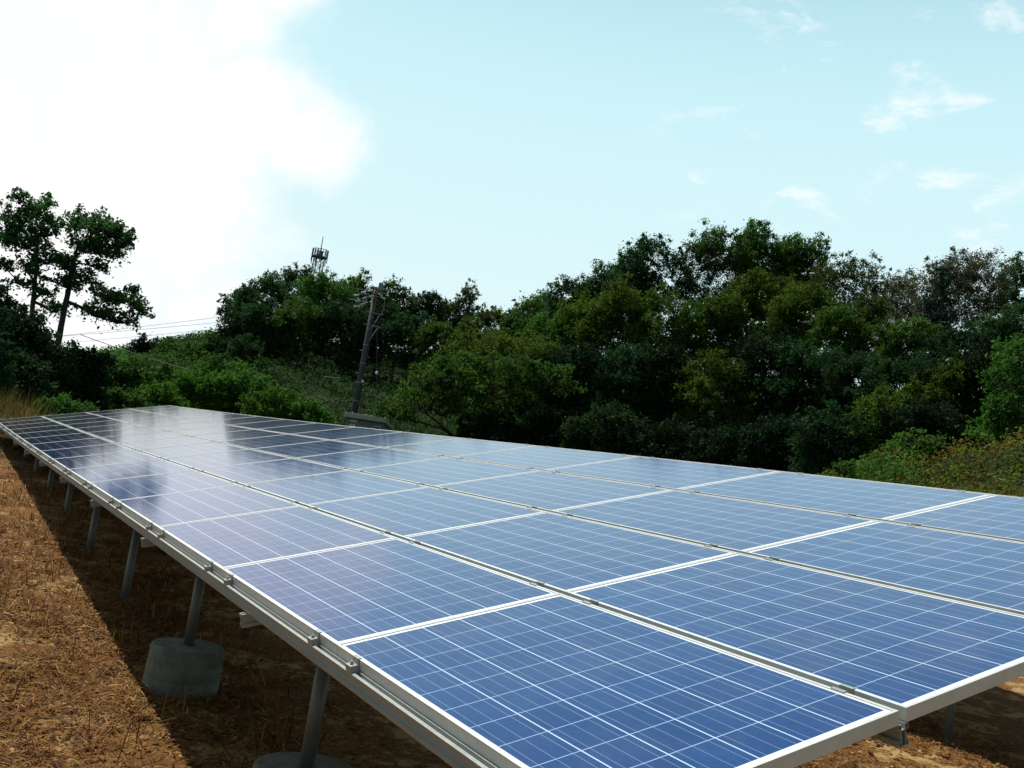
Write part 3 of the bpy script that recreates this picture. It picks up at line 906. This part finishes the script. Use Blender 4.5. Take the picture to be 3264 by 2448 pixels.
cover('vines', 26000, (44, 54), (19, 30), .55, .085, 'mid', 6, 'fresh green vine leaves on the left flank of the mound', mnl, cl=.25)

# dry grass and litter close to the camera
def litter(name, n, xr, yr, L, wd, m, seed, label, lift=.02, stand=.35, power=1.0, fn=None):
    rng = np.random.RandomState(seed)
    nc = n // 9
    cx = rng.uniform(*xr, nc); cy = yr[0] + (yr[1] - yr[0]) * rng.uniform(0, 1, nc) ** power
    if fn is not None:
        k = fn(cx, cy, rng); cx, cy = cx[k], cy[k]; nc = len(cx)
    X = np.repeat(cx, 9) + rng.normal(size=nc * 9) * .05; Y = np.repeat(cy, 9) + rng.normal(size=nc * 9) * .05
    N = nc * 9
    Z = terrain(X, Y) + rng.uniform(0, lift, N)
    a = rng.uniform(0, 2 * math.pi, N); el = rng.uniform(-.05, 1, N) ** 2 * stand * 1.5
    l = L * rng.uniform(.4, 1.6, N)
    d = np.stack([np.cos(a) * np.cos(el), np.sin(a) * np.cos(el), np.sin(el)], 1)
    s = np.stack([-np.sin(a), np.cos(a), rng.uniform(-.4, .4, N)], 1) * (wd * rng.uniform(.5, 1.5, N))[:, None]
    p = np.stack([X, Y, Z], 1)
    mid = p + d * (l * .5)[:, None] + np.array([0, 0, 1]) * (l * .08)[:, None]
    tip = p + d * l[:, None] - np.array([0, 0, 1]) * (l * .05)[:, None]
    v = np.stack([p - s * .5, p + s * .5, mid + s * .5, mid - s * .5, tip], 1).reshape(-1, 3)
    i = np.arange(N)[:, None] * 5
    f = np.concatenate([i + np.array([[0, 1, 2, 3]]), i + np.array([[3, 2, 4, 4]])], 0)
    f2 = f[:N]; tri = (np.arange(N)[:, None] * 5 + np.array([[3, 2, 4]]))
    me = bpy.data.meshes.new(name)
    me.vertices.add(len(v)); me.vertices.foreach_set("co", v.astype(np.float32).ravel())
    me.loops.add(N * 7)
    me.loops.foreach_set("vertex_index", np.concatenate([f2.ravel(), tri.ravel()]).astype(np.int32))
    me.polygons.add(2 * N)
    me.polygons.foreach_set("loop_start", np.concatenate([np.arange(N) * 4, N * 4 + np.arange(N) * 3]).astype(np.int32))
    me.polygons.foreach_set("loop_total", np.concatenate([np.full(N, 4), np.full(N, 3)]).astype(np.int32))
    me.update(calc_edges=True)
    o = link(name, me, m)
    tag(o, label, 'ground cover', kind='stuff')
    return o
patch = lambda x, y, r: (np.sin(x * 4.1 + 1.7 * np.sin(y * 1.3)) + np.sin(y * 2.9 + x * 1.1) + r.normal(size=len(x)) * .7) > -.75
litter('dry_grass', 80000, (-2.6, .9), (1.5, 9), .095, .0060, MAT['straw'], 11, 'short brown dead grass carpeting the ground left of the array', fn=patch, power=1.1)
litter('dry_grass', 60000, (-4.0, 2.2), (8, 27), .09, .010, MAT['straw'], 12, 'dead grass on the bank further along the array', fn=patch, stand=.6)
litter('dry_grass', 60000, (2.5, 8.0), (.5, 7), .075, .0060, MAT['straw'], 13, 'sparse dead grass and chips on the bare ground between the two racks', fn=patch)
litter('dry_grass', 16000, (-2.6, 1.2), (2.5, 14), .20, .0065, MAT['straw'], 17, 'coarse tufts of dead grass stalks left of the array', stand=1.0, fn=lambda x, y, r: np.sin(x * 9 + 2 * np.sin(y * 3)) * np.sin(y * 7.3 + x) > .45)
litter('dead_leaves', 5000, (3.0, 8.0), (1.0, 6), .05, .026, MAT['straw'], 18, 'brown dead leaf bits on the bare ground between the two racks', lift=.03, stand=.25)
litter('dead_leaves', 14000, (-2.6, 1.5), (1.5, 12), .042, .022, MAT['straw'], 14, 'scattered brown dead leaf bits on the ground', lift=.03, stand=.2)
litter('tall_dry_grass', 9000, (-4.0, 1.2), (25.6, 30), .85, .012, MAT['weeds'], 15, 'tall yellow dry grass beyond the far left corner of the array', stand=1.3, lift=.2)
litter('tall_dry_grass', 3500, (-2.6, -.6), (14, 25), .40, .010, MAT['straw'], 16, 'rusty orange weeds along the far part of the low edge', stand=1.2, lift=.1)

# ------------------------------------------------------------------ beige equipment cabinet
def cabinet():
    d = 50.0
    c = at(1180, 1340, d)
    vd = (c[:2] - CAMP[:2]) / np.linalg.norm(c[:2] - CAMP[:2])
    base = at(1180, 1400, d); bz = float(terrain(base[0], base[1])) - .05
    root = empty('equipment_cabinet', (c[0], c[1], bz))
    yaw = math.atan2(vd[1], vd[0]) - math.pi / 2
    root.rotation_euler = (0, 0, yaw + R(-16))
    tag(root, 'beige steel equipment cabinet with slanted roof at the foot of the utility pole', 'electrical cabinet')
    W2, D, H = 1.0, 1.7, float(at(1106, 1316, d)[2]) - bz - .24
    # body: front at y=-D/2; x across; roof falls to the back
    hb = H - .22
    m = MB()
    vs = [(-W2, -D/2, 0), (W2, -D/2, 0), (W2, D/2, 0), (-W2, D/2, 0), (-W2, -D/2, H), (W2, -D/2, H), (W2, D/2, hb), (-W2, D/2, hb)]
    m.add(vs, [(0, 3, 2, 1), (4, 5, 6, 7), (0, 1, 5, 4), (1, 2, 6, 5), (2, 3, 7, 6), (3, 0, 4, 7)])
    m.build('body', MAT['beigeshade'], root)
    for k in range(3):
        x0 = -W2 + .03 + k * (2 * W2 - .06) / 3
        x1 = x0 + (2 * W2 - .06) / 3 - .02
        dm = MB(); dm.box(x0, x1, -D/2 - .03, -D/2 - .001, .12, H - .04)
        do = dm.build('door', MAT['beigeshade'], root, bevel=.006)
        if k == 0:
            q = MB(); q.box(x0 + .20, x0 + .50, -D/2 - .038, -D/2 - .031, H - .60, H - .30); q.build('warning_plate', MAT['white'], do)
            q = MB(); q.add([(x0 + .35 + a * .10, -D/2 - .041, H - .45 + b * .10) for a, b in ((-1, 0), (0, -1), (1, 0), (0, 1))], [(0, 1, 2, 3)]); q.build('warning_mark', MAT['red'], do)
            q = MB(); q.box(x0 + .18, x0 + .56, -D/2 - .036, -D/2 - .031, H - .17, H - .09); q.build('name_plate', MAT['white'], do)
        if k == 2:
            q = MB(); a, b = x0 + .18, x0 + .50
            z0, z1 = H - .55, H - .22
            q.box(a, b, -D/2 - .045, -D/2 - .031, z1 - .03, z1); q.box(a, b, -D/2 - .045, -D/2 - .031, z0, z0 + .03)
            q.box(a, a + .03, -D/2 - .045, -D/2 - .031, z0 + .03, z1 - .03); q.box(b - .03, b, -D/2 - .045, -D/2 - .031, z0 + .03, z1 - .03)
            wf = q.build('window', MAT['white'], do)
            q = MB(); q.box(a + .03, b - .03, -D/2 - .037, -D/2 - .032, z0 + .03, z1 - .03); q.build('pane', MAT['glassdark'], wf)
    r = MB()
    o = .10
    vs = [(-W2 - o, -D/2 - .24, H + .01), (W2 + o, -D/2 - .24, H + .01), (W2 + o, D/2 + .1, hb - .02), (-W2 - o, D/2 + .1, hb - .02),
          (-W2 - o, -D/2 - .24, H + .25), (W2 + o, -D/2 - .24, H + .25), (W2 + o, D/2 + .1, hb + .06), (-W2 - o, D/2 + .1, hb + .06)]
    r.add(vs, [(0, 3, 2, 1), (4, 5, 6, 7), (0, 1, 5, 4), (1, 2, 6, 5), (2, 3, 7, 6), (3, 0, 4, 7)])
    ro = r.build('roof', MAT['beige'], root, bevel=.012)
    for k, x in enumerate((-W2 + .28, -.02, .28, W2 + .0)):
        l = MB(); l.tube([(x, -D/2 - .05, H + .22), (x, -D/2 - .05, H + .31)], .025, 6); l.build('lifting_lug', MAT['beige'], ro)
    s = MB(); s.box(-.012, .012, -D/2 - .246, -D/2 - .241, H + .02, H + .24); s.build('seam_cover', MAT['beige'], ro)
cabinet()

# ------------------------------------------------------------------ utility pole
def utility_pole():
    d = 58.0
    b = at(1128, 1330, d); t = at(1196, 925, d)
    bz = float(terrain(b[0], b[1]))
    x, y = (b[0] + t[0]) / 2, (b[1] + t[1]) / 2
    Ht = t[2] - bz
    root = empty('utility_pole', (x, y, bz))
    vd = np.array([x, y]) - CAMP[:2]; vd /= np.linalg.norm(vd)
    root.rotation_euler = (0, 0, math.atan2(vd[1], vd[0]) - math.pi / 2)   # local x: to the right, local y: away
    tag(root, 'tall concrete utility pole carrying white insulators, standing behind the beige cabinet', 'utility pole')
    m = MB(); m.tube([(0, 0, -.3), (0, 0, Ht * .55), (0, 0, Ht)], [.175, .15, .115], 16); po = m.build('pole', MAT['pole'], root, smooth=True)
    for f in (.06, .20, .33, .47, .60, .72, .80):
        q = MB(); r = .178 - .06 * f
        q.tube([(0, 0, Ht * f), (0, 0, Ht * f + .05)], r + .012, 16); q.build('band', MAT['polesteel'], po)
    for i, f in enumerate((.12, .16, .28, .40, .52, .56, .68)):
        q = MB(); s = -1 if i % 2 else 1; q.tube([(s * .1, 0, Ht * f), (s * .33, 0, Ht * f)], .012, 6); q.build('step_bolt', MAT['polesteel'], po)
    for f, s in ((.345, .17), (.10, .22)):
        q = MB(); q.tube([(s, -.1, Ht * f - .08), (s, -.1, Ht * f + .08)], .085 if f > .2 else .05, 8); q.build('white_fitting', MAT['porcelain'], po)
    q = MB(); q.tube([(.17, -.05, .3), (.16, -.06, Ht * .5), (.15, -.05, Ht * .8)], .035, 8); q.build('cable_duct', MAT['black'], root)
    q = MB(); q.tube([(.20, .05, 1.2), (.19, .05, Ht * .45), (.20, .0, Ht * .74)], .016, 6); q.build('down_cable', MAT['wire'], root)
    # main crossarm, angled, falling away to the right, carrying two rows of insulators
    def arm(z, x0, x1, y=-.16, dz=0.0, th=.05):
        q = MB(); q.box(x0, x1, y - th / 2, y + th / 2, z - th / 2, z + th / 2); return q
    for z, x0, x1 in ((Ht * .985, -1.15, .75), (Ht * .955, -.95, .65), (Ht * .835, -.35, .72), (Ht * .745, -.35, .66)):
        arm(z, x0, x1).build('crossarm', MAT['polesteel'], root)
    for z in (Ht * .835, Ht * .745):
        q = MB(); q.tube([(.12, -.16, z - .95), (.52, -.16, z - .05)], .028, 6); q.build('brace', MAT['polesteel'], root)
    def insul(x, y, z, dx, dz, n=4, r=.065):
        q = MB(); pts = []; rad = []
        for k in range(n):
            for u, rr in ((0, .35), (.15, 1), (.55, .8), (.7, .35)):
                t = (k + u) / n
                pts.append((x + dx * t, y, z + dz * t)); rad.append(r * rr)
        q.tube(pts, rad, 10); q.build('insulator', MAT['porcelain'], root, smooth=True)
    for i, (x0, z0) in enumerate(((-.18, .985), (-.55, .965), (-.92, .935))):
        insul(x0, -.30, Ht * z0 + .05, -.30, -.12, 4, .07)
        insul(x0 + .12, -.42, Ht * z0 - .28, -.30, -.14, 4, .07)
    insul(-.35, -.5, Ht * .95 - .45, -.42, -.25, 4, .065)
    insul(-.75, -.5, Ht * .93 - .62, -.40, -.08, 4, .06)
    insul(.18, -.3, Ht * .975, .30, -.10, 3, .065); insul(.38, -.35, Ht * .955, .30, -.12, 3, .065)
    insul(-.1, -.4, Ht * .955 - .1, -.05, -.42, 4, .06)
    for x0 in (-.75, -.45, -.15):
        q = MB(); q.tube([(x0, -.3, Ht * .97), (x0 - .2, -.35, Ht * .955 - .25), (x0 - .35, -.4, Ht * .95 - .42), (x0 - .7, -.4, Ht * .93 - .3)], .016, 5); q.build('jumper_wire', MAT['wire'], root)
    q = MB(); q.box(.12, .38, -.35, -.05, Ht * 1.0, Ht * 1.0 + .45); q.build('switch_box', MAT['polesteel'], root, bevel=.03)
    q = MB(); q.box(-.15, .10, -.33, -.12, Ht * .93, Ht * .93 + .36); q.build('rusty_bracket', MAT['rust'], root, bevel=.02)
    q = MB(); q.tube([(.62, -.16, Ht * .985), (.66, -.1, Ht * .9), (.6, -.16, Ht * .835)], .02, 6); q.build('down_cable', MAT['wire'], root)
    # guy wire: from the second arm down to the ground on the right
    inv = lambda P: np.array([(P[0] - x) * vd[1] - (P[1] - y) * vd[0], (P[0] - x) * vd[0] + (P[1] - y) * vd[1], P[2] - bz])
    g0 = inv(at(1203, 1005, d - .3)); g1 = inv(at(1198, 1330, d - .3)); gb = inv(at(1200.8, 1189, d - .3))
    q = MB(); q.tube([g0, g1], .012, 5); gw = q.build('guy_wire', MAT['wire'], root)
    q = MB()
    q.tube([gb + np.array([0, 0, z]) for z in (-.10, -.06, 0, .06, .10)], [.03, .075, .09, .075, .03], 10); q.build('guy_insulator', MAT['porcelain'], gw, smooth=True)
utility_pole()

# ------------------------------------------------------------------ antenna tower
def antenna_tower():
    d = 240.0
    c = at(1018, 821, d); bz = 20.0
    k = d / FPX
    root = empty('antenna_tower', (c[0], c[1], bz))
    vd = np.array([c[0], c[1]]) - CAMP[:2]; vd /= np.linalg.norm(vd)
    root.rotation_euler = (0, 0, math.atan2(vd[1], vd[0]) - math.pi / 2 + R(22))
    tag(root, 'steel lattice antenna tower with a round platform and whip rising behind the central hill', 'antenna tower')
    zp = c[2] - bz                     # platform deck level
    R0, R1 = 1.15, 1.8
    lt = MB()
    for sx in (-1, 1):
        for sy in (-1, 1):
            lt.tube([(sx * R0, sy * R0, 0), (sx * R0 * .85, sy * R0 * .85, zp + 1.95)], .13, 6)
    n = 14
    for i in range(n):
        z0, z1 = zp * i / n, zp * (i + 1) / n
        for a, b in (((-1, -1), (1, -1)), ((1, -1), (1, 1)), ((1, 1), (-1, 1)), ((-1, 1), (-1, -1))):
            lt.tube([(a[0] * R0 * .97, a[1] * R0 * .97, z0), (b[0] * R0 * .97, b[1] * R0 * .97, z1)], .06, 5)
            lt.tube([(b[0] * R0 * .97, b[1] * R0 * .97, z0), (a[0] * R0 * .97, a[1] * R0 * .97, z1)], .06, 5)
            lt.tube([(a[0] * R0 * .95, a[1] * R0 * .95, z1), (b[0] * R0 * .95, b[1] * R0 * .95, z1)], .06, 5)
    lt.build('lattice_mast', MAT['tower'], root)
    pl = MB()
    m = 16
    for j in range(m):
        a0, a1 = 2 * math.pi * j / m, 2 * math.pi * (j + 1) / m
        A, B = (R1 * math.cos(a0), R1 * math.sin(a0)), (R1 * math.cos(a1), R1 * math.sin(a1))
        for z, r in ((0, .10), (.18, .10), (1.1, .05), (1.95, .07)):
            pl.tube([(A[0], A[1], zp + z), (B[0], B[1], zp + z)], r, 5)
        pl.tube([(A[0], A[1], zp), (A[0], A[1], zp + 1.95)], .06, 5)
    pl.tube([(0, 0, zp - .05), (0, 0, zp + .12)], R1 * .98, 24)
    pl.build('platform', MAT['tower'], root)
    for j in range(9):
        a = 2 * math.pi * j / 9 + .2
        x, y = (R1 + .15) * math.cos(a), (R1 + .15) * math.sin(a)
        q = MB(); q.tube([(x, y, zp - 1.2 if j % 3 else zp - 1.7), (x, y, zp + 2.1)], .11, 8)
        q.tube([(x, y, zp + .4), (x * .9, y * .9, zp + .4)], .05, 5); q.tube([(x, y, zp + 1.5), (x * .9, y * .9, zp + 1.5)], .05, 5)
        q.build('panel_antenna', MAT['tower'], root)
    q = MB(); q.box(-.6, .6, -.5, .5, zp + .15, zp + 1.7); q.build('equipment_box', MAT['tower'], root)
    dish = MB(); dish.tube([(-.9, -1.5, zp + 1.0), (-.9, -1.2, zp + 1.0)], [.45, .2], 16); dish.build('dish_antenna', MAT['porcelain'], root)
    top = at(1028, 754, d)[2] - bz
    q = MB(); q.tube([(0, 0, zp + 1.9), (0, 0, top)], [.13, .09], 6); q.tube([(0, 0, zp + 2 + (top - zp - 2) * .55), (0, 0, zp + 2 + (top - zp - 2) * .6)], .14, 6)
    q.build('whip_antenna', MAT['tower'], root)
antenna_tower()

# ------------------------------------------------------------------ overhead lines
def line(name, label, p0, p1, r, m, sag, group=None):
    q = MB(); pts = []
    for i in range(25):
        t = i / 24
        p = np.array(p0) * (1 - t) + np.array(p1) * t
        p[2] -= sag * 4 * t * (1 - t)
        pts.append(p)
    q.tube(pts, r, 5)
    o = q.build(name, m)
    tag(o, label, 'power line' if 'power' in name else 'cable', group)
grp = 'three distant power lines'
line('power_line', 'highest of the three thin wires crossing the pale sky right of the left trees', at(60, 1085, 120), at(1100, 957, 150), .022, MAT['wire'], .2, grp)
line('power_line', 'middle of the three thin wires crossing the pale sky right of the left trees', at(60, 1083, 118), at(1100, 985, 150), .022, MAT['wire'], .2, grp)
line('power_line', 'lowest of the three thin wires crossing the pale sky right of the left trees', at(60, 1105, 116), at(1100, 1005, 150), .020, MAT['wire'], .2, grp)
line('overhead_cable', 'thick black cable slanting down across the green shrubs right of the left trees', at(255, 1066, 44), at(600, 1178, 41), .016, MAT['black'], .05)

# pale board lying on the slope
p = at(1056, 1203, 70)
q = MB(); q.box(-.55, .55, -.12, .12, 0, .04)
o = q.build('board', MAT['white'], None, (p[0], p[1], p[2]))
o.rotation_euler = (0, R(-4), R(-20))
tag(o, 'small pale board lying on the green slope left of the utility pole', 'board')

open('/tmp/leafcount', 'w').write(str(plant.count))
